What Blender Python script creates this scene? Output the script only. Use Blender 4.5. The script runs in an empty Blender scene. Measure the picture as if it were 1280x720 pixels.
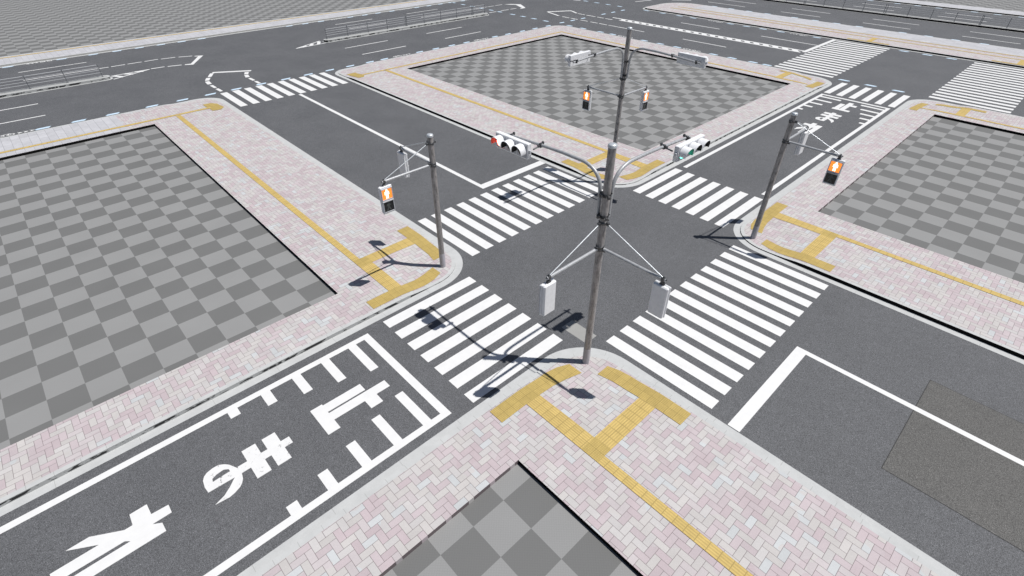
import bpy, math, random
from math import radians as RAD, sin, cos, pi, hypot
from mathutils import Vector, Matrix
from mathutils.geometry import delaunay_2d_cdt
random.seed(7)
SC = bpy.context.scene
COL = SC.collection

# ------------------------------------------------------------------ materials
class NG:
    """small helper that writes shader maths as nodes"""
    def __init__(s, name, rough=0.8, spec=0.3, metal=0.0):
        s.m = bpy.data.materials.new(name); s.m.use_nodes = True
        s.t = s.m.node_tree; s.N = s.t.nodes; s.L = s.t.links
        s.b = s.N['Principled BSDF']
        s.b.inputs['Roughness'].default_value = rough
        s.b.inputs['Specular IOR Level'].default_value = spec
        s.b.inputs['Metallic'].default_value = metal
        s._co = None
    def put(s, sock, v):
        if isinstance(v, bpy.types.NodeSocket): s.L.new(v, sock)
        elif v is not None:
            if sock.type == 'RGBA' and len(v) == 3: v = (*v, 1)
            sock.default_value = v
    def m_(s, op, a, b=None, c=None):
        n = s.N.new('ShaderNodeMath'); n.operation = op
        for i, v in enumerate((a, b, c)):
            if v is not None: s.put(n.inputs[i], v)
        return n.outputs[0]
    def co(s):
        if s._co is None: s._co = s.N.new('ShaderNodeNewGeometry').outputs['Position']
        return s._co
    def obco(s): return s.N.new('ShaderNodeTexCoord').outputs['Object']
    def uv(s): return s.N.new('ShaderNodeTexCoord').outputs['UV']
    def xyz(s, v=None):
        n = s.N.new('ShaderNodeSeparateXYZ'); s.L.new(v or s.co(), n.inputs[0]); return n.outputs
    def vec(s, x, y, z=0.0):
        n = s.N.new('ShaderNodeCombineXYZ')
        for i, v in enumerate((x, y, z)): s.put(n.inputs[i], v)
        return n.outputs[0]
    def noise(s, scale, detail=2.0, rough=0.5, v=None):
        n = s.N.new('ShaderNodeTexNoise'); s.put(n.inputs['Vector'], v or s.co())
        n.inputs['Scale'].default_value = scale; n.inputs['Detail'].default_value = detail; n.inputs['Roughness'].default_value = rough
        return n.outputs[0]
    def voro(s, scale, v=None):
        n = s.N.new('ShaderNodeTexVoronoi'); s.put(n.inputs['Vector'], v or s.co()); n.inputs['Scale'].default_value = scale
        return n.outputs
    def white(s, v):
        n = s.N.new('ShaderNodeTexWhiteNoise'); s.put(n.inputs['Vector'], v); return n.outputs['Value']
    def ramp(s, f, stops, const=False):
        n = s.N.new('ShaderNodeValToRGB'); e = n.color_ramp.elements
        if const: n.color_ramp.interpolation = 'CONSTANT'
        while len(e) < len(stops): e.new(0.5)
        for k, (p, c) in zip(e, stops):
            k.position = p; k.color = (*c, 1) if len(c) == 3 else c
        s.put(n.inputs[0], f); return n.outputs[0]
    def mix(s, f, a, b, mode='MIX'):
        n = s.N.new('ShaderNodeMix'); n.data_type = 'RGBA'; n.blend_type = mode
        s.put(n.inputs[0], f); s.put(n.inputs[6], a); s.put(n.inputs[7], b); return n.outputs[2]
    def mr(s, v, a, b, c=0.0, d=1.0):
        n = s.N.new('ShaderNodeMapRange'); s.put(n.inputs[0], v)
        for i, q in enumerate((a, b, c, d)): n.inputs[1 + i].default_value = q
        return n.outputs[0]
    def mul(s, col, f): return s.mix(1.0, col, s.vec(f, f, f), 'MULTIPLY')
    def bump(s, h, strength=0.3, dist=0.01):
        n = s.N.new('ShaderNodeBump'); n.inputs['Strength'].default_value = strength; n.inputs['Distance'].default_value = dist
        s.put(n.inputs['Height'], h); s.L.new(n.outputs[0], s.b.inputs['Normal'])
    def color(s, v): s.put(s.b.inputs['Base Color'], v)
    def rough(s, v): s.put(s.b.inputs['Roughness'], v)

def mat_asphalt(name, base, tint, dark=1.0):
    g = NG(name, 0.75, 0.35)
    fine = g.noise(62, 2, .7); sp = g.voro(45)
    big = g.noise(.35, 3, .55); mid = g.noise(3.0, 3, .6)
    speck = g.m_('MULTIPLY', g.mr(g.white(sp[2]), .84, .9, 0, 1), g.mr(sp[0], .15, .35, 1, 0))
    v = g.m_('ADD', g.mr(fine, .3, .7, .25, 1.65), g.m_('MULTIPLY', speck, 2.1))
    v = g.m_('MULTIPLY', v, g.mr(big, .35, .65, .94, 1.06)); v = g.m_('MULTIPLY', v, g.mr(mid, .3, .7, .95, 1.05))
    g.color(g.mul(tuple(base * t for t in tint), v))
    g.bump(fine, .25, .012); g.rough(g.mr(big, .3, .7, .68, .82))
    return g.m

def mat_checker():
    g = NG('checker_floor_grey', .8, .25)
    x, y, _ = g.xyz()
    f = g.m_('FLOORED_MODULO', g.m_('ADD', g.m_('FLOOR', x), g.m_('FLOOR', y)), 2.0)
    gx = g.m_('SINE', g.m_('MULTIPLY', x, 2 * pi * 12)); gy = g.m_('SINE', g.m_('MULTIPLY', y, 2 * pi * 12))
    weave = g.mr(g.m_('MULTIPLY', gx, gy), -1, 1, .965, 1.035)
    n = g.mr(g.noise(45, 3, .6), .3, .7, .95, 1.05)
    big = g.mr(g.noise(.5, 2), .3, .7, .97, 1.03)
    c = g.mix(g.m_('SUBTRACT', 1.0, f), (.150, .151, .149), (.252, .253, .251))
    v = g.m_('MULTIPLY', g.m_('MULTIPLY', weave, n), big)
    g.color(g.mul(c, v)); return g.m

def mat_bricks(name='herringbone_paving_pink', w=.18, tone=.97):
    g = NG(name, .8, .25)
    X, Y, _ = g.xyz()
    x = g.m_('DIVIDE', X, w); y = g.m_('DIVIDE', Y, w)
    i = g.m_('FLOOR', x); j = g.m_('FLOOR', y)
    fx = g.m_('SUBTRACT', x, i); fy = g.m_('SUBTRACT', y, j)
    k = g.m_('ROUND', g.m_('FLOORED_MODULO', g.m_('SUBTRACT', i, j), 4.0))
    H = g.m_('LESS_THAN', k, 1.5); V = g.m_('SUBTRACT', 1.0, H)
    q = g.m_('SUBTRACT', 3.0, k)
    ix = g.m_('SUBTRACT', i, g.m_('MULTIPLY', H, k)); iy = g.m_('SUBTRACT', j, g.m_('MULTIPLY', V, q))
    lx = g.m_('ADD', fx, g.m_('MULTIPLY', H, k)); ly = g.m_('ADD', fy, g.m_('MULTIPLY', V, q))
    rx = g.m_('SUBTRACT', g.m_('ADD', 1.0, H), lx); ry = g.m_('SUBTRACT', g.m_('ADD', 1.0, V), ly)
    d = g.m_('MULTIPLY', g.m_('MINIMUM', g.m_('MINIMUM', lx, rx), g.m_('MINIMUM', ly, ry)), w)
    ident = g.vec(ix, iy, g.m_('MULTIPLY', H, 7.3))
    r = g.white(ident); r2 = g.white(g.vec(iy, ix, g.m_('MULTIPLY', H, 3.1)))
    clump = g.noise(.9, 2)
    r = g.m_('ADD', r, g.mr(clump, .3, .7, .08, -.08))
    t = tone
    c = g.ramp(r, [(0, (.47*t, .402*t, .418*t)), (.17, (.48*t, .42*t, .434*t)), (.36, (.495*t, .455*t, .46*t)), (.5, (.50*t, .478*t, .465*t)), (.72, (.505*t, .487*t, .48*t)), (.93, (.50*t, .515*t, .522*t))], True)
    v = g.m_('MULTIPLY', g.mr(r2, 0, 1, .95, 1.05), g.mr(g.noise(70, 3, .7), .3, .7, .92, 1.08))
    v = g.m_('MULTIPLY', v, g.mr(g.noise(1.6, 4, .6), .3, .7, .95, 1.04))
    c = g.mul(c, v)
    c = g.mix(g.mr(d, .002, .0075, 1, 0), c, (.17*t, .14*t, .145*t))
    g.color(c); g.bump(g.mr(d, .001, .012), .35, .006)
    return g.m

def mat_slabs():
    g = NG('grey_slab_paving', .8, .25)
    x, y, _ = g.xyz()
    a = g.m_('PINGPONG', x, .225); b = g.m_('PINGPONG', y, .45)
    d = g.m_('MINIMUM', a, g.m_('ADD', b, .004))
    ident = g.vec(g.m_('FLOOR', g.m_('DIVIDE', x, .45)), g.m_('FLOOR', g.m_('DIVIDE', y, .9)))
    v = g.m_('MULTIPLY', g.mr(g.white(ident), 0, 1, .93, 1.07), g.mr(g.noise(4, 4, .6), .3, .7, .92, 1.08))
    c = g.mul((.455, .455, .475), v)
    c = g.mix(g.mr(d, .003, .012, 1, 0), c, (.23, .23, .245))
    g.color(c); return g.m

def mat_concrete(name, col, joint=1.0, spots=0.0):
    g = NG(name, .85, .25)
    u, v_, _ = g.xyz(g.uv())
    v = g.m_('MULTIPLY', g.mr(g.noise(2.2, 4, .65), .3, .7, .93, 1.06), g.mr(g.noise(60, 2), .3, .7, .95, 1.05))
    c = g.mul(col, v)
    j = g.m_('PINGPONG', u, joint / 2)
    c = g.mix(g.mr(j, .003, .010, .55, 0), c, (.25, .25, .24))
    if spots:
        st = g.noise(1.0, 3, .6, g.vec(g.m_('MULTIPLY', u, 2.1), g.m_('MULTIPLY', v_, .7)))
        hgt = g.m_('PINGPONG', v_, .5)
        s_ = g.m_('MULTIPLY', g.mr(st, .47, .53), g.mr(hgt, .10, .22))
        c = g.mix(g.m_('MULTIPLY', s_, spots), c, (.012, .012, .013))
    g.color(c); return g.m

def mat_tactile(name, col, dots, ang=0):
    g = NG(name, .7, .3)
    x, y, _ = g.xyz(g.uv())
    jx = g.m_('PINGPONG', x, .15); jy = g.m_('PINGPONG', y, .15)
    jd = g.m_('MINIMUM', jx, jy)
    if dots:
        px = g.m_('SUBTRACT', g.m_('FLOORED_MODULO', x, .06), .03); py = g.m_('SUBTRACT', g.m_('FLOORED_MODULO', y, .06), .03)
        r = g.m_('SQRT', g.m_('ADD', g.m_('MULTIPLY', px, px), g.m_('MULTIPLY', py, py)))
        h = g.mr(r, .012, .02, 1, 0)
    else:
        h = g.mr(g.m_('PINGPONG', y, .0375), .012, .022, 0, 1)
        h = g.m_('MULTIPLY', h, g.mr(g.m_('PINGPONG', x, .15), .008, .02))
    v = g.m_('MULTIPLY', g.mr(g.noise(5, 4, .7), .3, .7, .9, 1.08), g.mr(g.noise(50, 2), .3, .7, .94, 1.06))
    tile = g.white(g.vec(g.m_('FLOOR', g.m_('DIVIDE', x, .3)), g.m_('FLOOR', g.m_('DIVIDE', y, .3))))
    v = g.m_('MULTIPLY', v, g.mr(tile, 0, 1, .95, 1.05))
    c = g.mul(col, g.m_('MULTIPLY', v, g.mr(h, 0, 1, .86, 1.06)))
    c = g.mix(g.mr(jd, .003, .010, .7, 0), c, tuple(q * .5 for q in col))
    g.color(c); g.bump(h, .5, .005); return g.m

def mat_paint(name, col, worn=0.0):
    g = NG(name, .6, .3)
    v = g.m_('MULTIPLY', g.mr(g.noise(3, 4, .65), .3, .7, .95, 1.02), g.mr(g.noise(70, 2), .3, .7, .96, 1.03))
    c = g.mul(col, v)
    if worn:
        cr = g.m_('MULTIPLY', g.mr(g.voro(7)[0], .0, 1.0), 1.0)
        n = g.noise(9, 5, .75)
        w = g.m_('MULTIPLY', g.mr(n, .59, .65), g.mr(g.noise(1.3, 2), .44, .53))
        c = g.mix(g.m_('MULTIPLY', w, worn), c, (.16, .16, .165))
    g.color(c); g.bump(g.noise(75, 2, .6), .1, .008); return g.m

def mat_galv(name, col, rough=.55, metal=.35, streak=1.0):
    g = NG(name, rough, .4, metal)
    x, y, z = g.xyz(g.obco())
    st = g.noise(1, 4, .65, g.vec(g.m_('MULTIPLY', x, 14), g.m_('MULTIPLY', y, 14), g.m_('MULTIPLY', z, 3.4)))
    sp = g.noise(16, 4, .7, g.obco())
    f = g.m_('MULTIPLY', g.mr(st, .3, .7, 1 - .38 * streak, 1 + .3 * streak), g.mr(sp, .3, .7, 1 - .15 * streak, 1 + .12 * streak))
    c = g.mul(col, f)
    c = g.mix(g.m_('MULTIPLY', g.mr(st, .55, .7), .25 * streak), c, (.19, .15, .125))
    g.color(c); g.bump(sp, .15, .004); return g.m

def mat_plain(name, col, rough=.6, spec=.3, metal=0, var=.06):
    g = NG(name, rough, spec, metal)
    g.color(g.mul(col, g.mr(g.noise(9, 4, .65, g.obco()), .3, .7, 1 - var, 1 + var))); return g.m

def mat_glow(name, col, strength, base=(.02, .02, .02)):
    g = NG(name, .3, .5)
    n = g.mr(g.noise(30, 2, .5, g.obco()), .3, .7, .92, 1.08)
    g.color(base); g.put(g.b.inputs['Emission Color'], g.mul(col, n)); g.b.inputs['Emission Strength'].default_value = strength
    return g.m

M = dict(
    ground=mat_checker(),
    asphalt=mat_asphalt('asphalt', .113, (.965, .985, 1.04)),
    patch=mat_asphalt('asphalt_patch', .105, (1.02, 1.0, .96)),
    seam=mat_plain('tar_seam', (.03, .03, .03), .7),
    bricks=mat_bricks(), slabs=mat_slabs(),
    kerb=mat_concrete('kerb_concrete', (.475, .483, .48), .6),
    kerb2=mat_concrete('pale_worn_concrete', (.38, .375, .36), 5.0),
    gutter=mat_concrete('gutter_concrete', (.475, .483, .482), 2.0),
    riser=mat_concrete('dark_patched_kerb_face', (.40, .405, .40), .6, .95),  # concrete with irregular dark patches along the face
    black=mat_plain('black_shade_and_gap', (.006, .006, .006), .9, .1),  # black colour standing for shade on west kerb faces and for open edge gaps
    dot=mat_tactile('tactile_dot_yellow', (.475, .350, .115), True),
    line=mat_tactile('tactile_line_yellow', (.525, .385, .135), False),
    white=mat_paint('white_road_paint', (.70, .70, .695)),
    worn=mat_paint('white_road_paint_worn', (.70, .70, .695), .8),
    blue=mat_paint('pale_blue_road_paint', (.54, .67, .79)),
    steel=mat_galv('weathered_galvanised_steel', (.33, .312, .305), .42, .15, 1.35),
    arm=mat_galv('grey_arm_steel', (.43, .44, .455), .42, .2, .5),
    sleeve=mat_galv('painted_base_sleeve', (.42, .41, .44), .6, .1, .4),
    capm=mat_plain('zinc_cap', (.62, .65, .68), .35, .5, .4),
    dark=mat_plain('blackened_bracket_steel', (.10, .102, .107), .4, .5, .6, .5),
    body=mat_plain('white_signal_housing', (.80, .805, .82), .4, .4),
    frame=mat_plain('grey_signal_frame', (.50, .51, .54), .45, .4),
    hood=mat_plain('black_hood_lining', (.03, .03, .03), .6, .3),
    lensoff=mat_plain('dark_signal_lens', (.010, .011, .012), .3, .5),
    fig_off=mat_plain('unlit_grey_figure', (.075, .082, .08), .4),
    red=mat_glow('red_signal_light', (1, .10, .065), 26.0, (.3, .02, .01)),
    green=mat_glow('green_signal_light', (.06, .8, .52), 18.0, (.02, .2, .15)),
    orange=mat_glow('orange_lit_panel', (1.0, .27, .035), 1.25, (.3, .08, .01)),
    fig_on=mat_glow('lit_white_figure', (1, .93, .78), 1.7, (.5, .5, .45)),
    rail=mat_plain('grey_guard_rail_paint', (.42, .43, .45), .5, .4),
    post=mat_plain('dark_guard_rail_post', (.13, .135, .145), .5, .4),
)

# ------------------------------------------------------------------ mesh helpers
class MB:
    def __init__(s): s.v = []; s.f = []; s.uv = {}; s.mi = []; s.sm = []; s.cur = 0
    def face(s, pts, uv=None, smooth=False):
        b = len(s.v); s.v += [tuple(p) for p in pts]; s.f.append(tuple(range(b, b + len(pts))))
        if uv: s.uv[len(s.f) - 1] = uv
        s.mi.append(s.cur); s.sm.append(smooth); return s
    def grid(s, rows, close_u=False, smooth=True):
        """rows of equal length shared vertices"""
        b = len(s.v); n = len(rows[0])
        for r in rows: s.v += [tuple(p) for p in r]
        for i in range(len(rows) - 1):
            for k in range(n if close_u else n - 1):
                k2 = (k + 1) % n
                s.f.append((b + i*n + k, b + i*n + k2, b + (i+1)*n + k2, b + (i+1)*n + k)); s.mi.append(s.cur); s.sm.append(smooth)
        return s
    def tube(s, path, r, n=14, caps=True):
        path = [Vector(p) for p in path]; rr = r if isinstance(r, (list, tuple)) else [r] * len(path)
        rows = []; up = None
        for i, p in enumerate(path):
            t = (path[min(i+1, len(path)-1)] - path[max(i-1, 0)]).normalized()
            if up is None:
                up = Vector((0, 0, 1)) if abs(t.z) < .9 else Vector((1, 0, 0))
            a = (up - t * up.dot(t)).normalized(); up = a; bb = t.cross(a)
            rows.append([p + a * (rr[i]*cos(2*pi*k/n)) + bb * (rr[i]*sin(2*pi*k/n)) for k in range(n)])
        s.grid(rows, True)
        if caps: s.face(rows[0][::-1]); s.face(rows[-1])
        return s
    def box(s, c, h, rot=None, bev=0.0):
        """box of half size h, optionally with chamfered edges"""
        R = rot or Matrix.Identity(3); c = Vector(c); bev = min(bev, *h) if bev else 0
        def P(x, y, z): return c + R @ Vector((x, y, z))
        X, Y, Z = h
        if not bev:
            q = [P(a*X, b*Y, d*Z) for d in (-1, 1) for b in (-1, 1) for a in (-1, 1)]
            for f in ((0,2,3,1),(4,5,7,6),(0,1,5,4),(2,6,7,3),(0,4,6,2),(1,3,7,5)): s.face([q[i] for i in f])
            return s
        def ring(x, y, z, b):
            return [P(*p) for p in ((-x+b,-y,z),(x-b,-y,z),(x,-y+b,z),(x,y-b,z),(x-b,y,z),(-x+b,y,z),(-x,y-b,z),(-x,-y+b,z))]
        rows = [ring(X-bev, Y-bev, -Z, bev*.5), ring(X, Y, -Z+bev, bev), ring(X, Y, Z-bev, bev), ring(X-bev, Y-bev, Z, bev*.5)]
        s.grid(rows, True, False); s.face(rows[0][::-1]); s.face(rows[-1]); return s
    def build(s, name, mats, parent=None, loc=None):
        me = bpy.data.meshes.new(name); me.from_pydata(s.v, [], s.f)
        for m in (mats if isinstance(mats, list) else [mats]): me.materials.append(m)
        me.polygons.foreach_set('material_index', s.mi); me.polygons.foreach_set('use_smooth', s.sm)
        if s.uv:
            L = me.uv_layers.new(name='UVMap')
            for fi, uvs in s.uv.items():
                p = me.polygons[fi]
                for li, q in zip(p.loop_indices, uvs): L.data[li].uv = q
        me.update()
        o = bpy.data.objects.new(name, me); COL.objects.link(o)
        if parent: o.parent = parent
        if loc: o.location = loc
        return o

def thing(name, label, cat, loc, rz=0.0, group=None):
    o = bpy.data.objects.new(name, None); COL.objects.link(o); o.location = loc; o.rotation_euler = (0, 0, rz)
    o.empty_display_size = .3
    o['label'] = label; o['category'] = cat
    if group: o['group'] = group
    return o
def struct(o): o['kind'] = 'structure'; return o
def part_label(o, l): o['label'] = l; return o

def rrect(x0, y0, x1, y1, rads, off=0.0, n=12, step=.5):
    """rounded rectangle, counter-clockwise from the SW corner; rads = SW, SE, NE, NW; same point count for every off"""
    base = ((x0, y0, 1, 1), (x1, y0, -1, 1), (x1, y1, -1, -1), (x0, y1, 1, -1)); pts = []
    arcs = []
    for (cx, cy, sx, sy), r, a0 in zip(base, rads, (180, 270, 0, 90)):
        ox, oy = cx + sx * r, cy + sy * r; rr = max(r - off, .02)
        if r <= off: ox, oy, rr = cx + sx * (off + .02), cy + sy * (off + .02), .02
        arcs.append([(ox + rr * cos(RAD(a0 + 90 * k / n)), oy + rr * sin(RAD(a0 + 90 * k / n))) for k in range(n + 1)])
    ref = [abs(x1 - x0), abs(y1 - y0)] * 2
    for i in range(4):
        pts += arcs[i]; a = arcs[i][-1]; b = arcs[(i + 1) % 4][0]
        k = max(2, int(ref[i] / step))
        pts += [(a[0] + (b[0]-a[0]) * q / k, a[1] + (b[1]-a[1]) * q / k) for q in range(1, k)]
    return pts

def inside(p, poly):
    x, y = p; c = False; j = len(poly) - 1
    for i in range(len(poly)):
        xi, yi = poly[i]; xj, yj = poly[j]
        if (yi > y) != (yj > y) and x < (xj - xi) * (y - yi) / (yj - yi) + xi: c = not c
        j = i
    return c

def cdt_fill(polys, holes=(), extra=()):
    vs = []; es = []
    for p in list(polys) + list(holes):
        b = len(vs); vs += [Vector(q) for q in p]; es += [(b + i, b + (i + 1) % len(p)) for i in range(len(p))]
    vs += [Vector(q) for q in extra]
    r = delaunay_2d_cdt(vs, es, [], 0, 1e-5)
    V = [tuple(q) for q in r[0]]; T = []
    for f in r[2]:
        c = (sum(V[i][0] for i in f) / len(f), sum(V[i][1] for i in f) / len(f))
        if any(inside(c, p) for p in polys) and not any(inside(c, h) for h in holes): T.append(f)
    return V, T

ZR, ZP, ZK = .006, .014, .15           # road, paint, pavement top
def flat(name, polys, z, m, parent, holes=()):
    V, T = cdt_fill(polys, holes); mb = MB()
    mb.v = [(x, y, z) for x, y in V]; mb.f = [tuple(t) for t in T]; mb.mi = [0] * len(T); mb.sm = [False] * len(T)
    # faces upward
    fixed = []
    for t in mb.f:
        a, b, c = (mb.v[t[0]], mb.v[t[1]], mb.v[t[2]])
        if (b[0]-a[0])*(c[1]-a[1]) - (b[1]-a[1])*(c[0]-a[0]) < 0: t = t[::-1]
        fixed.append(t)
    mb.f = fixed
    return mb.build(name, m, parent)
def R4(x0, y0, x1, y1): return [(x0, y0), (x1, y0), (x1, y1), (x0, y1)]
def seg(a, b, w):
    d = Vector((b[0]-a[0], b[1]-a[1])).normalized() * (w / 2); n = (-d.y, d.x)
    return [(a[0]-n[0], a[1]-n[1]), (b[0]-n[0], b[1]-n[1]), (b[0]+n[0], b[1]+n[1]), (a[0]+n[0], a[1]+n[1])]

# ------------------------------------------------------------------ ground and road
gm = MB(); gm.face([(-260, -260, 0), (320, -260, 0), (320, 320, 0), (-260, 320, 0)])
struct(gm.build('ground', M['ground']))

HX0, HX1, HY0, HY1 = 1.02, 21.02, -33.48, -23.48     # inner edges of the four plots
NY, EX = 1.55, 41.08
xs = [-60, HX0, HX1, EX, 91.6]; ys = [-80, HY0, HY1, NY, 28]
road_polys = []
for i in range(4):
    for j in range(4):
        if i in (0, 2) and j in (0, 2): continue
        road_polys.append(R4(xs[i], ys[j], xs[i+1], ys[j+1]))
rm = MB()
for p in road_polys: rm.face([(x, y, ZR) for x, y in p])
road = struct(rm.build('road', M['asphalt']))

flat('asphalt_patch', [R4(8.08, -43.6, 12.68, -40.31)], .010, M['patch'], road)
flat('pale_road_patch', [R4(5.96, -31.70, 6.53, -30.56)], .010, M['kerb2'], road)
flat('patch_seam', [R4(8.065, -40.31, 12.695, -40.292), R4(8.062, -43.6, 8.08, -40.31), R4(12.68, -43.6, 12.696, -40.31)], .011, M['seam'], road)

# crosswalks ---------------------------------------------------------------
def crosswalk(x0, y0, x1, y1, along, first, pitch, w, n, label):
    ps = []
    for k in range(n):
        a = first + k * pitch
        ps.append(R4(x0, a, x1, a + w) if along == 'x' else R4(a, y0, a + w, y1))
    return part_label(flat('crosswalk', ps, ZP, M['white'], road), label)
crosswalk(1.46, 0, 5.50, 0, 'x', -31.04, .7767, .45, 7, 'seven stripe crosswalk next to the nearest stop lettering')
crosswalk(16.54, 0, 20.57, 0, 'x', -31.02, .7767, .45, 7, 'seven stripe crosswalk leading off under the green traffic light')
crosswalk(0, -36.13, 0, -32.10, 'y', 6.54, .773, .445, 12, 'twelve stripe crosswalk in front of the wide stop line with the centre line')
crosswalk(0, -24.88, 0, -20.82, 'y', 6.54, .773, .445, 12, 'twelve stripe crosswalk with thin pole shadows across it')
crosswalk(41.12, 0, 44.92, 0, 'x', -31.02, .9, .45, 6, 'short six stripe crosswalk beyond the far stop lettering')
crosswalk(0, 1.62, 0, 5.88, 'y', 6.66, .91, .51, 10, 'crosswalk with pale blue dashes touching its far ends')
crosswalk(0, -24.97, 0, -19.94, 'y', 45.78, .9, .46, 17, 'long many striped crosswalk beside the far stop line')
crosswalk(0, -37.02, 0, -32.0, 'y', 45.70, .9, .46, 17, 'long many striped crosswalk nearest the picture edge')

# stop lettering 止まれ with its side ticks -----------------------------------
def lettering(dx, xe):
    s = lambda ps: [[(x + dx, y) for x, y in p] for p in ps]
    shi = [R4(-2.31, -29.10, -1.93, -27.94), R4(-1.94, -28.33, -.67, -28.0), R4(-1.94, -28.72, -.02, -28.39), R4(-.91, -29.10, -.50, -28.71)]
    ma = [R4(-3.78, -29.09, -3.40, -27.95), R4(-4.34, -29.09, -3.96, -27.95), R4(-4.60, -28.64, -3.16, -28.37),
          [(-5.43,-28.62),(-5.45,-28.40),(-5.42,-28.17),(-5.36,-28.06),(-5.27,-27.99),(-5.12,-27.95),(-4.96,-27.95),(-4.83,-28.04),(-4.74,-28.14),(-4.60,-28.43),(-4.58,-28.62),(-4.62,-28.82),(-4.69,-28.94),(-4.77,-29.02),(-4.92,-29.09),(-5.07,-29.13),(-5.42,-29.09),(-5.16,-28.99),(-4.97,-28.84),(-4.77,-28.64)]]
    ma_h = [[(-5.24,-28.38),(-5.22,-28.28),(-5.09,-28.22),(-4.91,-28.20),(-4.80,-28.27),(-4.79,-28.36)]]
    re = [[(-7.07,-27.89),(-6.68,-27.88),(-6.67,-28.25),(-6.28,-28.27),(-6.28,-28.55),(-6.72,-28.56),(-6.53,-28.68),(-6.52,-28.97),(-8.35,-28.98),(-8.62,-28.93),(-8.74,-28.80),(-8.74,-28.68),(-7.22,-28.66),(-7.32,-28.57),(-8.75,-28.57),(-8.75,-28.25),(-7.79,-28.24),(-8.40,-27.87),(-7.92,-27.86),(-7.26,-28.25),(-7.08,-28.25)]]
    flat('road_character', s(shi), ZP, M['white'], road); flat('road_character', s(ma), ZP, M['worn'], road, s(ma_h)); flat('road_character', s(re), ZP, M['white'], road)
    flat('stop_line', s([R4(.48, -30.90, .74, -26.09)]), ZP, M['white'], road)
    edge = [R4(xe - dx, -26.31, .48, -26.09), R4(xe - dx, -30.90, .48, -30.68)]
    for k, (l1, l2) in enumerate(((1.46, 1.50), (1.17, 1.22), (.88, .61), (.58, .29), (.30, 0))):
        x = -.14 - k
        edge.append(R4(x, -26.31 - l1, x + .29, -26.31))
    for k, l in enumerate((1.51, 1.21, .90, .60, .30)):
        x = -.14 - k; edge.append(R4(x, -30.68, x + .29, -30.68 + l))
    flat('edge_line', s(edge), ZP, M['white'], road)
lettering(0, -40); lettering(39.93, 21.05)

# stop lines, centre lines, lane lines --------------------------------------
W_ = M['white']
flat('stop_line', [R4(6.36, -37.11, 11.13, -36.74)], ZP, W_, road)
flat('centre_line', [R4(10.93, -80, 11.13, -37.11)], ZP, W_, road)
flat('stop_line', [R4(10.98, -20.40, 15.70, -19.95)], ZP, W_, road)
flat('centre_line', [R4(10.98, -19.95, 11.22, 1.47)], ZP, W_, road)
for y, segs in ((12.55, ((-9, -4), (21, 26), (31, 36))), (9.16, ((-9, -4), (21, 26), (31, 36))), (20.68, ((-4, 1.27), (26, 31.1), (36, 43))), (23.95, ((-4.0, 1), (26, 31), (36, 41)))):
    for a, b in segs: flat('lane_line', [R4(a, y - .08, b, y + .08)], ZP, W_, road)
for x, segs in ((56.85, ((-8.5, -3.46), (-19.5, -13.45))), (49.33, ((-13.41, -8.4), (-3.46, 1.6))),
                (76.15, ((-38.5, -33.5 + 5 - 5), (-33.4, -28.47), (-23.5, -18.45), (-13.4, -8.46), (-3.4, 1.4))), (72.75, ((-33.5, -28.47), (-23.47, -18.45), (-13.48, -8.45), (-3.48, 2.1))),
                (87.5, ((-38.5, -33.5), (-28.5, -23.46), (-18.44, -13.46), (-8.5, -3.5))), (84.32, ((-38.5, -33.5), (-28.48, -23.42), (-18.44, -13.4), (-8.5, -3.5)))):
    for a, b in segs:
        if b - a > 1: flat('lane_line', [R4(x - .085, a, x + .085, b)], ZP, W_, road)
flat('stop_line', [R4(53.0, -19.82, 60.9, -19.42)], ZP, W_, road)
band = [R4(52.55, -19.42, 52.84, 2.6), R4(53.33, -19.42, 53.62, 4.2)]
y = -19.2
while y < 2.0:
    band.append([(52.84, y), (52.84, y + .62), (53.33, y + .92), (53.33, y + .30)]); y += 1.0
flat('hatched_centre_line', band, ZP, W_, road)

# dashed guide outlines and nose hatching at the median ends -----------------
def dashed(y, ds, w=.17): return [R4(a, y - w/2, b, y + w/2) for a, b in ds]
flat('guide_outline', dashed(20.62, ((1.3, 2.1), (2.3, 3.4), (3.6, 4.75), (4.97, 6.1))) + [seg((6.33, 20.52), (7.5, 20.30), .18), seg((7.76, 20.18), (8.84, 19.75), .18),
     [(9.0, 19.62), (9.68, 19.25), (7.9, 16.35), (7.28, 16.75), (7.4, 16.95), (7.85, 16.85), (9.2, 19.2), (8.95, 19.4)]]
     + [seg((7.1, 16.95), (6.02, 17.25), .2), seg((5.79, 17.35), (4.71, 17.40), .2)], ZP, W_, road)
def nose(x0, y0, xb, ya, yb, n):
    """hatched nose: outline plus slanted bars between the tip and the median end"""
    ps = [seg((x0, y0), (xb, ya), .16), seg((x0, y0), (xb, yb), .16)]
    for k in range(1, n + 1):
        t = k / (n + .6); x = x0 + (xb - x0) * t; lo = y0 + (ya - y0) * t; hi = y0 + (yb - y0) * t
        s = .55 if xb > x0 else -.55
        ps.append(seg((x - s * .5, lo), (x + s * .6, hi), .34))
    return ps
flat('nose_hatching', nose(4.6, 17.35, 1.55, 15.98, 17.15, 3), ZP, W_, road)
flat('nose_hatching', nose(17.4, 15.8, 20.7, 16.0, 17.3, 3), ZP, W_, road)
flat('guide_outline', dashed(20.68, ((43.15, 44.42), (44.5, 45.56), (45.8, 47.0), (47.1, 48.2), (48.46, 49.74))) + [
     [(50.0, 20.5), (50.95, 20.2), (51.75, 19.0), (50.3, 16.55), (49.4, 16.5), (49.4, 16.75), (49.9, 16.85), (51.0, 19.2), (50.2, 20.2)]]
     + dashed(17.2, ((48.06, 49.16), (46.33, 47.76), (44.32, 45.5)), .2), ZP, W_, road)
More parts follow.
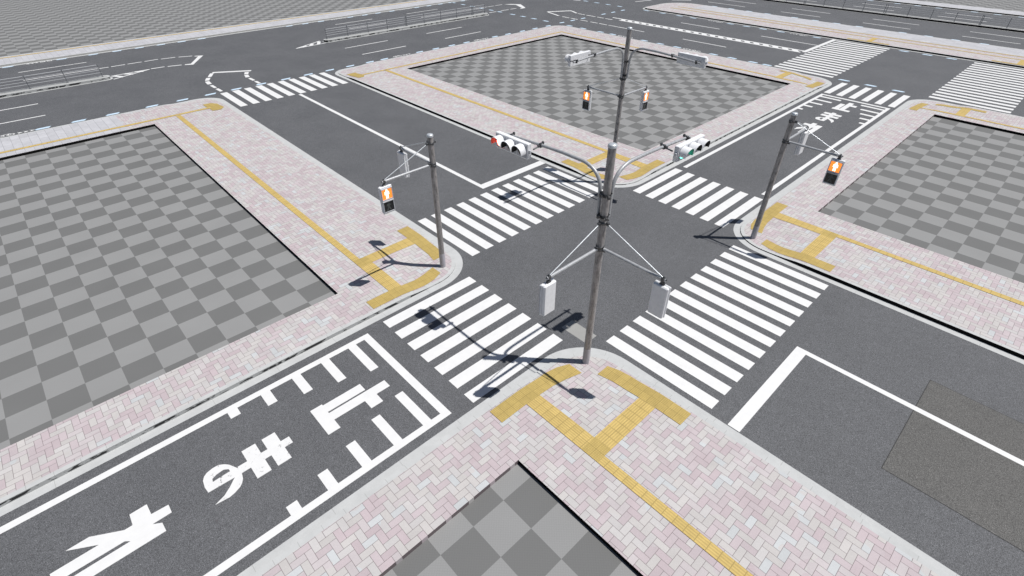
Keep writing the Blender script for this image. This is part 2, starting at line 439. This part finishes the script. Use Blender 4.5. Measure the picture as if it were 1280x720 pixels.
flat('guide_outline', [seg((8.25, 12.42), (10.95, 10.75), .36), seg((8.15, 12.2), (7.62, 11.2), .3), seg((7.45, 10.95), (7.1, 10.2), .33), seg((7.02, 9.95), (6.92, 9.0), .33), seg((6.9, 8.6), (6.92, 7.65), .24), seg((6.92, 7.35), (6.95, 6.4), .24),
     seg((10.5, 10.55), (10.2, 9.9), .33), seg((10.12, 9.7), (9.95, 8.9), .33), seg((9.95, 8.55), (9.97, 7.6), .24), seg((9.97, 7.3), (9.98, 6.45), .24)], ZP, W_, road)
flat('guide_outline', [seg((50.3, 12.5), (53.25, 10.85), .42), seg((50.2, 12.2), (49.4, 9.6), .26), seg((53.1, 10.7), (52.4, 9.2), .26)]
     + [R4(x - .1, b, x + .1, a) for x, ds in ((49.31, ((8.9, 7.77), (7.47, 6.36), (5.9, 4.73), (4.34, 3.22), (2.97, 1.81))), (52.29, ((8.88, 7.73), (7.48, 6.01), (5.75, 4.68), (4.44, 3.3)))) for a, b in ds], ZP, W_, road)
flat('guide_outline', [seg((60.0, 16.5), (60.3, 15.4), .3), seg((65.3, 9.37), (68.1, 8.57), .25), seg((70.37, 6.53), (72.16, 4.46), .25)], ZP, W_, road)

# pale blue bicycle dashes and white bicycle symbols -------------------------
FE = [(0, -.02), (.1, -.17), (.76, -.17), (.93, .15), (.18, .15)]
def dash_x(x, y): flat('bicycle_dash', [[(x + a, y + b) for a, b in FE]], ZP + .005, M['blue'], road)
def dash_y(x, y): flat('bicycle_dash', [[(x - b, y - .9 + a) for a, b in FE]], ZP + .005, M['blue'], road)
for x in (-4.97, -2.97, -.96, 1.53, 3.59, 5.6, 7.55, 9.54, 11.61, 13.6, 15.6, 17.59, 19.61, 21.15, 25.14, 27.11, 29.12, 31.07, 35.02, 36.96, 39.18, 41.2, 43.4): dash_x(x, 6.18)
for x in (-4.91, -.92, 1.6, 3.6, 5.56, 7.54, 9.51, 11.5, 21.2, 23.17, 25.18, 29.14, 31.19, 33.13, 35.23, 39.2, 41.2, 43.2, 45.0, 47.2): dash_x(x, 26.86)
for x in (46.0, 47.94, 49.9, 53.92, 55.91, 57.98): dash_x(x, 6.38)
for y in (27.0, 24.83, 22.78, 20.8, 18.9, 17.2, 14.7, 12.77, 10.84, 8.8, 4.95, 2.88, .3, -1.4, -5.56, -7.56, -9.57, -13.6, -15.53, -17.58, -18.89, -25.5, -27.52, -29.52): dash_y(45.72, y)
for y in (14.99, 12.95, 10.94, 8.94, 4.5, 2.0, -.49, -2.46, -7.46, -9.47, -11.46, -13.52, -17.45, -25.81, -27.78, -29.76): dash_y(60.5, y)
for y in (0, -2.5, -5, -7.5, -11, -13.5, -16, -18.5, -23, -25.5, -28, -30.5): dash_y(70.0, y)
for y in (-8, -10.5, -13, -16.5, -19, -21.5, -25.5, -28, -30.5): dash_y(90.95, y)
def bike_pts(k):
    """bicycle seen from the side plus three arrow heads, 1.9 m long"""
    out = []
    for cx in (.2, .72):
        out += [seg((cx + .17*cos(a), .17*sin(a)), (cx + .17*cos(a + .55), .17*sin(a + .55)), .07) for a in [2*pi*q/11 for q in range(11)]]
    out += [seg((.2, 0), (.38, .24), .06), seg((.38, .24), (.66, .24), .06), seg((.46, -.02), (.66, .24), .06), seg((.66, .24), (.72, 0), .06)]
    for q in range(3): out.append([(1.02 + .32*q, -.2), (1.34 + .32*q, 0.0), (1.02 + .32*q, .2), (1.13 + .32*q, 0)])
    return out
def bike_x(x, y, d=1): flat('bicycle_symbol', [[(x + d*a, y + b) for a, b in p] for p in bike_pts(0)], ZP + .005, M['white'], road)
def bike_y(x, y, d=1): flat('bicycle_symbol', [[(x - b, y + d*a) for a, b in p] for p in bike_pts(0)], ZP + .005, M['white'], road)
for x in (-6.9, 22.6, 32.6): bike_x(x, 6.2)
for x in (-1.2, 28.9, 38.8): bike_x(x, 26.85, -1)
for y in (-4.5, -12.6): bike_y(45.75, y)
for y in (-6.9, -16.9): bike_y(60.5, y)

# ------------------------------------------------------------------ pavements
def ring(mb, A, za, B, zb):
    n = len(A); u = 0.0
    for i in range(n):
        k = (i + 1) % n; a, b, c, d = A[i], A[k], B[k], B[i]
        L = hypot(b[0]-a[0], b[1]-a[1]); w = hypot(d[0]-a[0], d[1]-a[1]) or abs(zb(d) - za(a))
        mb.face([(*a, za(a)), (*b, za(b)), (*c, zb(c)), (*d, zb(d))], [(u, 0), (u + L, 0), (u + L, 1), (u, 1)]); u += L

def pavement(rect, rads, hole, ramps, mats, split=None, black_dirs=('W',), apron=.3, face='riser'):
    """one raised pavement block: gutter, kerb face, kerb top and paving round an open plot"""
    def zf(p):
        z = ZK
        for cx, cy in ramps:
            d = hypot(p[0]-cx, p[1]-cy); t = min(1, max(0, (d - 1.9) / 1.3)); t = t*t*(3 - 2*t); z = min(z, .05 + (ZK - .05) * t)
        return z
    low = lambda p: .011
    P0 = rrect(*rect, rads, 0); P1 = rrect(*rect, rads, apron); P2 = rrect(*rect, rads, apron + .16)
    ex = []
    for cx, cy in ramps:
        for i in range(-14, 15):
            for j in range(-14, 15):
                q = (cx + i * .26, cy + j * .26)
                if inside(q, P2) and not (hole and inside(q, hole)): ex.append(q)
    V, T = cdt_fill([P2], [hole] if hole else [], ex)
    mb = MB(); mb.v = [(x, y, zf((x, y))) for x, y in V]
    for t in T:
        a, b, c = (mb.v[i] for i in t[:3])
        if (b[0]-a[0])*(c[1]-a[1]) - (b[1]-a[1])*(c[0]-a[0]) < 0: t = t[::-1]
        mb.f.append(tuple(t)); mb.sm.append(False)
        cx = sum(mb.v[i][0] for i in t) / len(t); cy = sum(mb.v[i][1] for i in t) / len(t)
        mb.mi.append(1 if split and split(cx, cy) else 0)
    o = struct(mb.build('pavement', mats))
    g = MB(); ring(g, P0, low, P1, low); g.build('gutter', M['gutter'], o)
    k = MB(); ring(k, P1, zf, P2, zf); k.build('kerb_top', M['kerb'], o)
    r = MB(); n = len(P1); u = 0
    for i in range(n):
        a, b = P1[i], P1[(i+1) % n]; L = hypot(b[0]-a[0], b[1]-a[1])
        nx, ny = (b[1]-a[1]) / L, -(b[0]-a[0]) / L
        r.cur = 1 if (('W' in black_dirs and nx < -.45)) else 0  # shade of west-facing kerb faces is put into the colour as black
        r.face([(*a, .011), (*b, .011), (*b, zf(b)), (*a, zf(a))], [(u, 0), (u + L, 0), (u + L, 1), (u, 1)]); u += L
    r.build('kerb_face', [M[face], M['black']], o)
    if hole:
        e = MB(); n = len(hole)
        for i in range(n):
            a, b = hole[i], hole[(i+1) % n]
            e.cur = 1 if abs(a[1] - HY0) < .01 and abs(b[1] - HY0) < .01 else 0
            e.face([(*b, -.02), (*a, -.02), (*a, ZK), (*b, ZK)])
        e.build('plot_edge_face', [M['black'], M['bricks']], o)  # black sides paint in the darkness of an open gap at the plot edge
    return o, zf
BR = [M['bricks'], M['slabs']]
cut = lambda x, y: False
paveL, zL = pavement((-60, -25.75, 6.33, 5.72), (.5, 1.95, 1.7, .5), R4(-59, HY1, HX0, NY), [(5.76, -25.18), (5.7, 5.1)], BR)
paveF, zF = pavement((15.71, -25.75, 45.2, 5.72), (1.95, 1.5, 2.0, 1.9)[:1] + (1.9, 2.0, 1.5), R4(HX1, HY1, EX, NY), [(16.28, -25.18), (44.6, -25.2), (16.2, 5.2)], BR)
paveR, zR = pavement((15.71, -80, 45.2, -31.2), (.5, .5, 1.9, 1.95), R4(HX1, -79, EX, HY0), [(16.28, -31.77), (44.6, -31.8)], BR)
paveS, zS = pavement((-60, -80, 6.33, -31.2), (.5, .5, 1.95, .5), R4(-59, -79, HX0, HY0), [(5.76, -31.77)], BR)
# grey slab paving along the wide far road, laid over the same pavement
def slab_sheet(parent, polys): flat('slab_paving', polys, ZK + .004, M['slabs'], parent)
slab_sheet(paveL, [R4(-59, NY + .02, -.5, 5.25)])
paveN, zN = pavement((-60, 27.0, 120, 31.3), (.3, .3, .3, .3), None, [], [M['slabs'], M['slabs']], face='kerb2')
paveI, zI = pavement((61.0, -80, 69.4, 5.6), (.5, .5, 3.9, 1.2), None, [], BR)
slab_sheet(paveI, [R4(65.6, -79, 68.9, .5)])
paveE, zE = pavement((91.2, -80, 95.1, 12), (.3, .3, .3, .3), None, [], [M['slabs'], M['slabs']])

# tactile paving: (zf, parent, dotted?, polygon, direction)
def tactile(parent, zf, poly, dots, ang, lift=.012):
    """a strip of 30 cm warning or guide tiles; follows the pavement's slope"""
    xs_ = [p[0] for p in poly]; ys_ = [p[1] for p in poly]; ex = []
    x = min(xs_) + .3
    while x < max(xs_):
        y = min(ys_) + .3
        while y < max(ys_):
            if inside((x, y), poly): ex.append((x, y))
            y += .3
        x += .3
    big = (max(xs_) - min(xs_)) > 8 or (max(ys_) - min(ys_)) > 8
    if big: zf = lambda p: ZK
    fine = []
    for i, a in enumerate(poly):
        b = poly[(i + 1) % len(poly)]; k = max(1, int(hypot(b[0]-a[0], b[1]-a[1]) / (2.0 if big else .15)))
        fine += [(a[0] + (b[0]-a[0]) * q / k, a[1] + (b[1]-a[1]) * q / k) for q in range(k)]
    V, T = cdt_fill([fine], [], [] if big else ex); mb = MB(); ca, sa = cos(RAD(ang)), sin(RAD(ang)); ox, oy = poly[0]
    for t in T:
        pts = [V[i] for i in t]
        a, b, c = pts[:3]
        if (b[0]-a[0])*(c[1]-a[1]) - (b[1]-a[1])*(c[0]-a[0]) < 0: pts = pts[::-1]
        mb.face([(p[0], p[1], zf(p) + lift) for p in pts], [((p[0]-ox)*ca + (p[1]-oy)*sa, -(p[0]-ox)*sa + (p[1]-oy)*ca) for p in pts])
    return mb.build('tactile_paving', M['dot'] if dots else M['line'], parent)
# the crossing corner pattern in the S corner, mirrored into the other three
CX, CY = 11.02, -28.48
def corner(parent, zf, mx, my, long_to):
    def m(ps): return [((2*CX - x) if mx else x, (2*CY - y) if my else y) for x, y in ps]
    tactile(parent, zf, m([(1.53, -31.72), (3.9, -31.72), (4.35, -31.80), (4.77, -31.98), (4.77, -32.52), (4.2, -32.36), (3.7, -32.27), (1.53, -32.27)]), True, 0)
    tactile(parent, zf, m([(2.52, -32.27), (3.08, -32.27), (3.08, -34.42), (2.52, -34.42)]), False, 90)
    tactile(parent, zf, m(R4(2.52, -35.0, 3.1, -34.42)), True, 0)
    tactile(parent, zf, m(R4(3.1, -35.0, 5.22, -34.42)), False, 0)
    tactile(parent, zf, m([(5.22, -35.85), (5.80, -35.85), (5.80, -33.7), (5.75, -33.3), (5.62, -32.9), (5.10, -32.9), (5.20, -33.4), (5.22, -33.7)]), True, 0)
    a = m(R4(2.52, long_to, 2.82, -35.0)); tactile(parent, zf, a, False, 90)
corner(paveS, zS, False, False, -79); corner(paveR, zR, True, False, -79)
corner(paveL, zL, False, True, 2*CY - 1.9 - .3); corner(paveF, zF, True, True, 2*CY - 2.4)
tactile(paveL, zL, R4(-59, 2.28, 4.9, 2.58), False, 0); tactile(paveL, zL, [(4.75, 3.85), (4.75, 1.6), (5.3, 1.5), (5.62, 1.9), (5.62, 3.3), (5.3, 3.8)], True, 0, .016)
tactile(paveF, zF, R4(17.1, 2.3, 41.9, 2.56), False, 0); tactile(paveF, zF, [(16.4, 3.8), (16.4, 1.85), (16.9, 1.75), (17.2, 2.3), (17.2, 3.8)], True, 0, .016)
tactile(paveF, zF, R4(41.9, -22.25, 42.16, 2.56), False, 90)
tactile(paveF, zF, [(43.5, -24.1), (44.0, -24.0), (44.35, -23.4), (44.35, -21.2), (44.0, -21.2), (44.0, -23.3)], True, 0, .017)
tactile(paveF, zF, R4(41.8, -22.3, 44.0, -21.75), False, 0, .014)
tactile(paveF, zF, R4(41.76, -24.5, 42.06, -22.3), False, 90); tactile(paveF, zF, R4(41.1, -25.2, 43.55, -24.6), True, 0)
tactile(paveR, zR, [(41.0, -31.9), (43.0, -31.95), (43.6, -32.1), (43.6, -32.55), (42.8, -32.42), (41.0, -32.4)], True, 0)
tactile(paveR, zR, R4(41.9, -34.45, 42.2, -32.42), False, 90); tactile(paveR, zR, R4(41.9, -35.0, 43.95, -34.45), False, 0)
tactile(paveR, zR, [(43.95, -35.85), (44.4, -35.85), (44.4, -33.4), (44.15, -32.9), (43.75, -32.9), (43.95, -33.4)], True, 0)
tactile(paveR, zR, R4(41.9, -79, 42.15, -35.0), False, 90, .016)
tactile(paveN, zN, R4(-59, 30.2, 119, 30.5), False, 0, .009)
tactile(paveI, zI, R4(63.85, -79, 64.1, 2.6), False, 90, .014); tactile(paveI, zI, R4(65.25, -79, 65.5, 2.4), False, 90, .014)
for y0 in (-24.5, -37.0):
    tactile(paveI, zI, R4(61.5, y0, 61.9, y0 + 4.0), True, 0, .014); tactile(paveI, zI, R4(61.9, y0 + 1.7, 63.85, y0 + 2.2), False, 0, .014)

# ------------------------------------------------------------------ medians and guard rails
def median(name, rect, rads, black):
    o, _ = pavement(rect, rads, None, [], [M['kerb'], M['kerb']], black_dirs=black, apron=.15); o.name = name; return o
ZKs = ZK; ZK = .2
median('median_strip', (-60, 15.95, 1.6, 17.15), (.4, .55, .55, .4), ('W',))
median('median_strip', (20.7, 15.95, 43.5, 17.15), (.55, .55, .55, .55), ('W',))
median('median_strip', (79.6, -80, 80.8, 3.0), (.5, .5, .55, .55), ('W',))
ZK = ZKs
def guard_rail(p, along, n, pitch, label):
    rz = 0 if along == 'x' else -pi/2
    t = thing('guard_rail', label, 'guard rail', (p[0], p[1], .2), rz, 'guard rails standing on the median strips')
    for k in range(n):
        x = k * pitch; b = MB(); b.box((x, 0, .48), (.022, .022, .48), None, .006); b.box((x, 0, .008), (.08, .08, .008)); b.box((x, 0, .975), (.04, .04, .015), None, .005)
        b.build('post', M['post'], t)
    for h, r in ((.32, .02), (.52, .02), (.72, .02), (.92, .028)):
        MB().tube([(-.05, 0, h), ((n-1)*pitch + .05, 0, h)], r, 8).build('rail', M['rail'], t)
    return t
guard_rail((-8.8, 16.62), 'x', 5, 2.44, 'grey metal guard rail ending by the hatched nose of the left median')
guard_rail((21.25, 16.72), 'x', 5, 2.47, 'grey metal guard rail starting by the black ended nose of the middle median')
guard_rail((31.27, 16.72), 'x', 5, 2.43, 'grey metal guard rail in the middle of the long median strip')
guard_rail((41.2, 16.72), 'x', 2, 1.9, 'short single panel guard rail at the far tip of the middle median')
guard_rail((80.25, 1.6), 'y', 5, 2.47, 'grey guard rail on the far right median where the picture top cuts it')
guard_rail((80.25, -8.45), 'y', 5, 2.47, 'grey guard rail on the far right median ahead of the twin post joint')
guard_rail((80.25, -18.55), 'y', 5, 2.47, 'grey guard rail on the far right median just past the twin post joint')
guard_rail((80.25, -28.55), 'y', 5, 2.47, 'grey guard rail on the far right median running out at the right picture edge')

# ------------------------------------------------------------------ signal poles
PR = .108
def band(z, r, hgt=.035, bolts=(0, 90)):
    """clamp band with bolted ears round the shaft"""
    b = MB(); n = 20; rows = []
    for zz, rr in ((z - hgt, r + .002), (z - hgt, r + .016), (z + hgt, r + .016), (z + hgt, r + .002)):
        rows.append([(rr*cos(2*pi*k/n), rr*sin(2*pi*k/n), zz) for k in range(n)])
    b.grid(rows, True, True)
    for a in bolts:
        R = Matrix.Rotation(RAD(a), 3, 'Z'); c = R @ Vector((r + .05, 0, z))
        b.box(c, (.045, .035, hgt * 1.1), R, .006)
        c2 = R @ Vector((r + .06, 0, z)); d = R @ Vector((0, .065, 0)); b.tube([c2 - d, c2 + d], .014, 8)
    return b
def signal_pole(name_label, loc, rz, height, ped, veh, group):
    t = thing('signal_pole', name_label, 'signal pole', loc, rz, group)
    s = MB(); s.tube([(0, 0, -.05), (0, 0, height - .02)], [PR + .004, PR - .004], 24, False); s.build('shaft', M['steel'], t)
    b = MB(); n = 24
    rows = [[(r*cos(2*pi*k/n), r*sin(2*pi*k/n), z) for k in range(n)] for r, z in ((PR + .009, 0), (PR + .009, .62), (PR + .007, .64), (PR + .003, .645))]
    b.grid(rows, True); b.build('base_sleeve', M['sleeve'], t)
    c = MB(); rows = [[(r*cos(2*pi*k/n), r*sin(2*pi*k/n), z) for k in range(n)] for r, z in ((PR + .008, height - .07), (PR + .01, height - .01), (PR - .005, height + .012), (PR * .6, height + .025), (.003, height + .03))]
    c.grid(rows, True); c.build('cap', M['capm'], t)
    za = 4.5
    for a in ped:
        R = Matrix.Rotation(RAD(a), 3, 'Z')
        q = lambda x, y, z: R @ Vector((x, y, z))
        band(za + (.04 if a == ped[0] else -.04), PR, .035, (a,)).build('clamp', M['dark'], t)
        A = MB(); A.tube([q(PR + .03, 0, za), q(2.12, 0, za)], .046, 14)
        arm_ = A.build('pedestrian_arm', M['arm'], t)
        E = MB(); E.box(q(2.05, 0, za), (.05, .05, .055), R, .01); E.tube([q(2.05, 0, za + .09), q(2.05, 0, za - .17)], .024, 10); E.box(q(2.05, 0, za - .10), (.055, .03, .022), R, .006); E.box(q(2.11, 0, za + .02), (.035, .02, .02), R, .004)
        E.build('hanger', M['dark'], arm_)
        S = MB(); S.tube([q(PR + .03, 0, 5.3), q(2.02, 0, za + .05)], .015, 8); S.build('stay_rod', M['capm'], t)
    band(5.3, PR, .04, tuple(ped) + (ped[0] + 180,)).build('clamp', M['dark'], t)
    for a in veh:
        R = Matrix.Rotation(RAD(a), 3, 'Z'); q = lambda x, y, z: R @ Vector((x, y, z))
        for z in (5.48, 6.1): band(z, PR, .04, (a, a + 150)).build('clamp', M['dark'], t)
        path = [(.20, 5.42), (.20, 6.15)]
        pts = [q(.20, 0, 5.40), q(.205, 0, 5.8), q(.215, 0, 6.1)]
        for k in range(1, 9):
            f = k / 8; u = 1 - f
            x = u*u*.22 + 2*u*f*.24 + f*f*.85; z = u*u*6.15 + 2*u*f*6.68 + f*f*6.76
            pts.append(q(x, 0, z))
        pts += [q(1.6, 0, 6.765), q(2.4, 0, 6.73), q(3.72, 0, 6.66)]
        A = MB(); A.tube(pts, [.05]*4 + [.05]*7 + [.048, .042, .038], 16); arm_ = A.build('signal_arm', M['arm'], t)
        side = veh_side[a]
        for x in (2.38, 3.55):
            z = 6.73 if x < 3 else 6.67; G = MB()
            G.box(q(x, 0, z), (.04, .062, .062), R, .01); G.tube([q(x, 0, z), q(x, side * .30, z - .04)], .022, 10)
            G.box(q(x, -side * .075, z + .05), (.03, .025, .04), R, .005); G.box(q(x, side * .1, z), (.03, .03, .035), R, .005)
            G.build('signal_bracket', M['dark'], arm_)
    return t
# local frame: arm along +x of its own angle; 'side' is where (in that frame's +y/-y) the signal hangs
veh_side = {90: 1, 0: -1}
PS, PL, PRR, PF = (5.25, -32.28, .05), (5.14, -24.66, .05), (16.62, -32.42, .05), (16.45, -24.5, .05)
GP = 'signal poles round the crossing'
signal_pole('tall galvanised signal pole in front, carrying red and green traffic lights over the road', PS, 0, 7.45, (180, 270), (90, 0), GP)
signal_pole('tall signal pole beyond the crossing whose traffic lights show only their backs', PF, pi, 7.5, (180, 270), (90, 0), GP)
signal_pole('short pole with two pedestrian lights beside the large left checkered plot', PL, 0, 5.6, (180, 90), (), GP)
signal_pole('short pole with two pedestrian lights at the corner by the right checkered plot', PRR, pi, 5.6, (180, 90), (), GP)

# ------------------------------------------------------------------ vehicle signals (front faces local -y, lamps left to right along +x)
def disc(b, c, r, n=24, depth=.02):
    rows = [[(c[0] + rr*cos(2*pi*k/n), c[1] - dd, c[2] + rr*sin(2*pi*k/n)) for k in range(n)] for rr, dd in ((r, 0), (r*.85, depth*.5), (r*.5, depth*.9), (.003, depth))]
    b.grid(rows, True)
def vehicle_signal(label, loc, rz, lit):
    t = thing('traffic_light', label, 'traffic light', loc, rz, 'vehicle traffic lights on arms')
    h = MB(); h.box((0, .012, 0), (.66, .072, .222), None, .012); h.build('housing', M['body'], t)
    f = MB()
    for k in (-1, 0, 1): f.box((k*.43, -.066, 0), (.195, .008, .185), None, .005)
    f.build('door_panel', M['frame'], t)
    for k, colr in ((-1, 'green'), (0, 'yellow'), (1, 'red')):
        x = k * .43; on = k == lit[1]
        l = MB(); disc(l, (x, -.076, 0), .15); l.build('lens', M[lit[0]] if on else M['lensoff'], t)
        v = MB(); n = 22; rows_o = []; rows_i = []
        for j in range(n + 1):
            a = RAD(-18 + 216 * j / n); e = .205 + .03 * sin(a)     # open at the bottom, a little longer at the top
            ca, sa = cos(a), sin(a)
            rows_o.append([(x + .192*ca, -.074, .192*sa), (x + .192*ca, -.074 - e, .192*sa - .008)])
            rows_i.append([(x + .183*ca, -.074, .183*sa), (x + .183*ca, -.074 - e, .183*sa - .008)])
        v.cur = 0; v.grid(rows_o, False)
        v.cur = 1; v.grid([r[::-1] for r in rows_i], False)
        v.cur = 0
        for j in range(n):
            v.face([rows_o[j][1], rows_o[j+1][1], rows_i[j+1][1], rows_i[j][1]])
        v.build('visor', [M['body'], M['hood']], t)
    for x in (-.69, .69): MB().box((x, .0, 0), (.03, .03, .05), None, .006).build('end_bracket', M['frame'], t)
    return t
# front pole
vehicle_signal('traffic light with red lamp lit, on the left arm of the front pole', (PS[0] - .38, PS[1] + 3.12, 6.67), -pi/2, ('red', -1))
vehicle_signal('traffic light with green lamp lit, on the right arm of the front pole', (PS[0] + 3.12, PS[1] - .38, 6.65), 0, ('green', -1))
# far pole
vehicle_signal('traffic light seen from its bright white back over the far plot', (PF[0] - 2.9, PF[1] + .38, 6.67), pi, ('green', -1))
vehicle_signal('traffic light seen from its shaded blue grey back above the far plot edge', (PF[0] + .38, PF[1] - 3.1, 6.67), pi/2, ('red', 1))

# ------------------------------------------------------------------ pedestrian signals (front faces local -y)
STAND = [(-.02,.155),(.02,.155),(.035,.125),(.022,.10),(.05,.085),(.072,.06),(.078,-.02),(.055,-.03),(.05,.02),(.042,-.02),(.045,-.145),(.008,-.145),(0,-.05),(-.008,-.145),(-.045,-.145),(-.042,-.02),(-.05,.02),(-.055,-.03),(-.078,-.02),(-.072,.06),(-.05,.085),(-.022,.10),(-.035,.125)]
WALK = [(-.015,.155),(.022,.155),(.034,.125),(.02,.10),(.045,.08),(.075,.02),(.06,.005),(.03,.045),(.025,-.01),(.05,-.07),(.075,-.135),(.045,-.145),(.0,-.045),(-.05,-.145),(-.085,-.135),(-.03,-.02),(-.03,.045),(-.06,.0),(-.08,.01),(-.045,.085),(-.022,.10),(-.032,.125)]
def figure(pts, zc, yy, s=1.18):
    V, T = cdt_fill([[(x*s, z*s) for x, z in pts]]); mb = MB()
    for tr in T:
        q = [V[i] for i in tr]; a, b, c = q[:3]
        if (b[0]-a[0])*(c[1]-a[1]) - (b[1]-a[1])*(c[0]-a[0]) < 0: q = q[::-1]
        mb.face([(x, yy, zc + z) for x, z in q])
    return mb
def pedestrian_signal(label, loc, rz):
    """origin at the hanger, box hanging below it"""
    t = thing('pedestrian_light', label, 'pedestrian light', loc, rz, 'pedestrian lights with standing and walking figures')
    h = MB(); h.box((0, .035, -.52), (.225, .055, .50), None, .03); h.box((0, -.045, -.52), (.235, .03, .51), None, .02); h.build('housing', M['body'], t)
    f = MB(); fr = -.078
    for z in (-.29, -.76):
        for c, hh in (((0, fr - .012, z + .205), (.215, .03, .016)), ((0, fr - .002, z - .205), (.215, .012, .012)), ((-.205, fr - .007, z), (.012, .022, .193)), ((.205, fr - .007, z), (.012, .022, .193))):
            f.box(c, hh, None, .004)
    f.build('front_frame', M['frame'], t)
    u_ = MB().box((0, fr, -.29), (.193, .004, .193)).build('upper_lens', M['orange'], t)
    l_ = MB().box((0, fr, -.76), (.193, .004, .193)).build('lower_lens', M['lensoff'], t)
    figure(STAND, -.29, fr - .008).build('standing_figure', M['fig_on'], u_); figure(WALK, -.76, fr - .008).build('walking_figure', M['fig_off'], l_)
    c = MB(); c.box((0, .0, .0), (.07, .04, .02), None, .008); c.tube([(0, 0, .0), (0, 0, .10)], .028, 10); c.build('mount', M['dark'], t)
    return t
ZH = 4.5 - .12 + .05; D = 2.05
pedestrian_signal('pedestrian light with white back, hung left of the tall front pole', (PS[0] - D, PS[1], ZH - .02), pi)
pedestrian_signal('pedestrian light with shaded grey back, hung right of the tall front pole above stripes', (PS[0], PS[1] - D, ZH - .02), pi/2)
pedestrian_signal('pedestrian light glowing orange, facing out from the short pole by the large left plot', (PL[0] - D, PL[1], ZH - .02), 0)
pedestrian_signal('pedestrian light seen edge on, lamps hidden, on the short pole by the left plot', (PL[0], PL[1] + D, ZH - .02), pi/2)
pedestrian_signal('pedestrian light with orange figure before pink paving, on the right corner pole', (PRR[0], PRR[1] - D, ZH + .02), -pi/2)
pedestrian_signal('pedestrian light seen from behind over the far stop lettering', (PRR[0] + D, PRR[1], ZH + .02), pi)
pedestrian_signal('lit pedestrian light on the arm left of the tall far pole', (PF[0], PF[1] + D, ZH - .02), -pi/2)
pedestrian_signal('lit pedestrian light on the arm right of the tall far pole', (PF[0] + D, PF[1], ZH - .02), 0)

# ------------------------------------------------------------------ light, sky, camera
EL, AZ = RAD(66), (0.68, -0.733)
sun = bpy.data.lights.new('sun', 'SUN'); sun.energy = 4.75; sun.angle = RAD(.5); sun.color = (1, .975, .945)
so = bpy.data.objects.new('sun', sun); COL.objects.link(so)
d = Vector((-AZ[0]*cos(EL), -AZ[1]*cos(EL), -sin(EL))); so.rotation_euler = d.to_track_quat('-Z', 'Y').to_euler(); so.location = (20, -50, 40)
w = bpy.data.worlds.new('World'); SC.world = w; w.use_nodes = True
wn = w.node_tree; bg = wn.nodes['Background']; sky = wn.nodes.new('ShaderNodeTexSky'); sky.sky_type = 'NISHITA'
sky.sun_disc = False; sky.sun_elevation = EL; sky.sun_rotation = math.atan2(AZ[0], AZ[1])
wn.links.new(sky.outputs[0], bg.inputs[0]); bg.inputs[1].default_value = .052
cam = bpy.data.cameras.new('camera'); co = bpy.data.objects.new('camera', cam); COL.objects.link(co)
cam.sensor_width = 36; cam.lens = 18.0; cam.clip_end = 800; cam.clip_start = .1
co.location = (-4.67644, -39.29697, 12.29559); co.rotation_euler = (pi/2 - .65618, 0, -.753922)
SC.camera = co
SC.view_settings.view_transform = 'Standard'; SC.view_settings.look = 'None'; SC.view_settings.exposure = -0.06; SC.view_settings.gamma = 1.0
SC.view_settings.use_curve_mapping = False
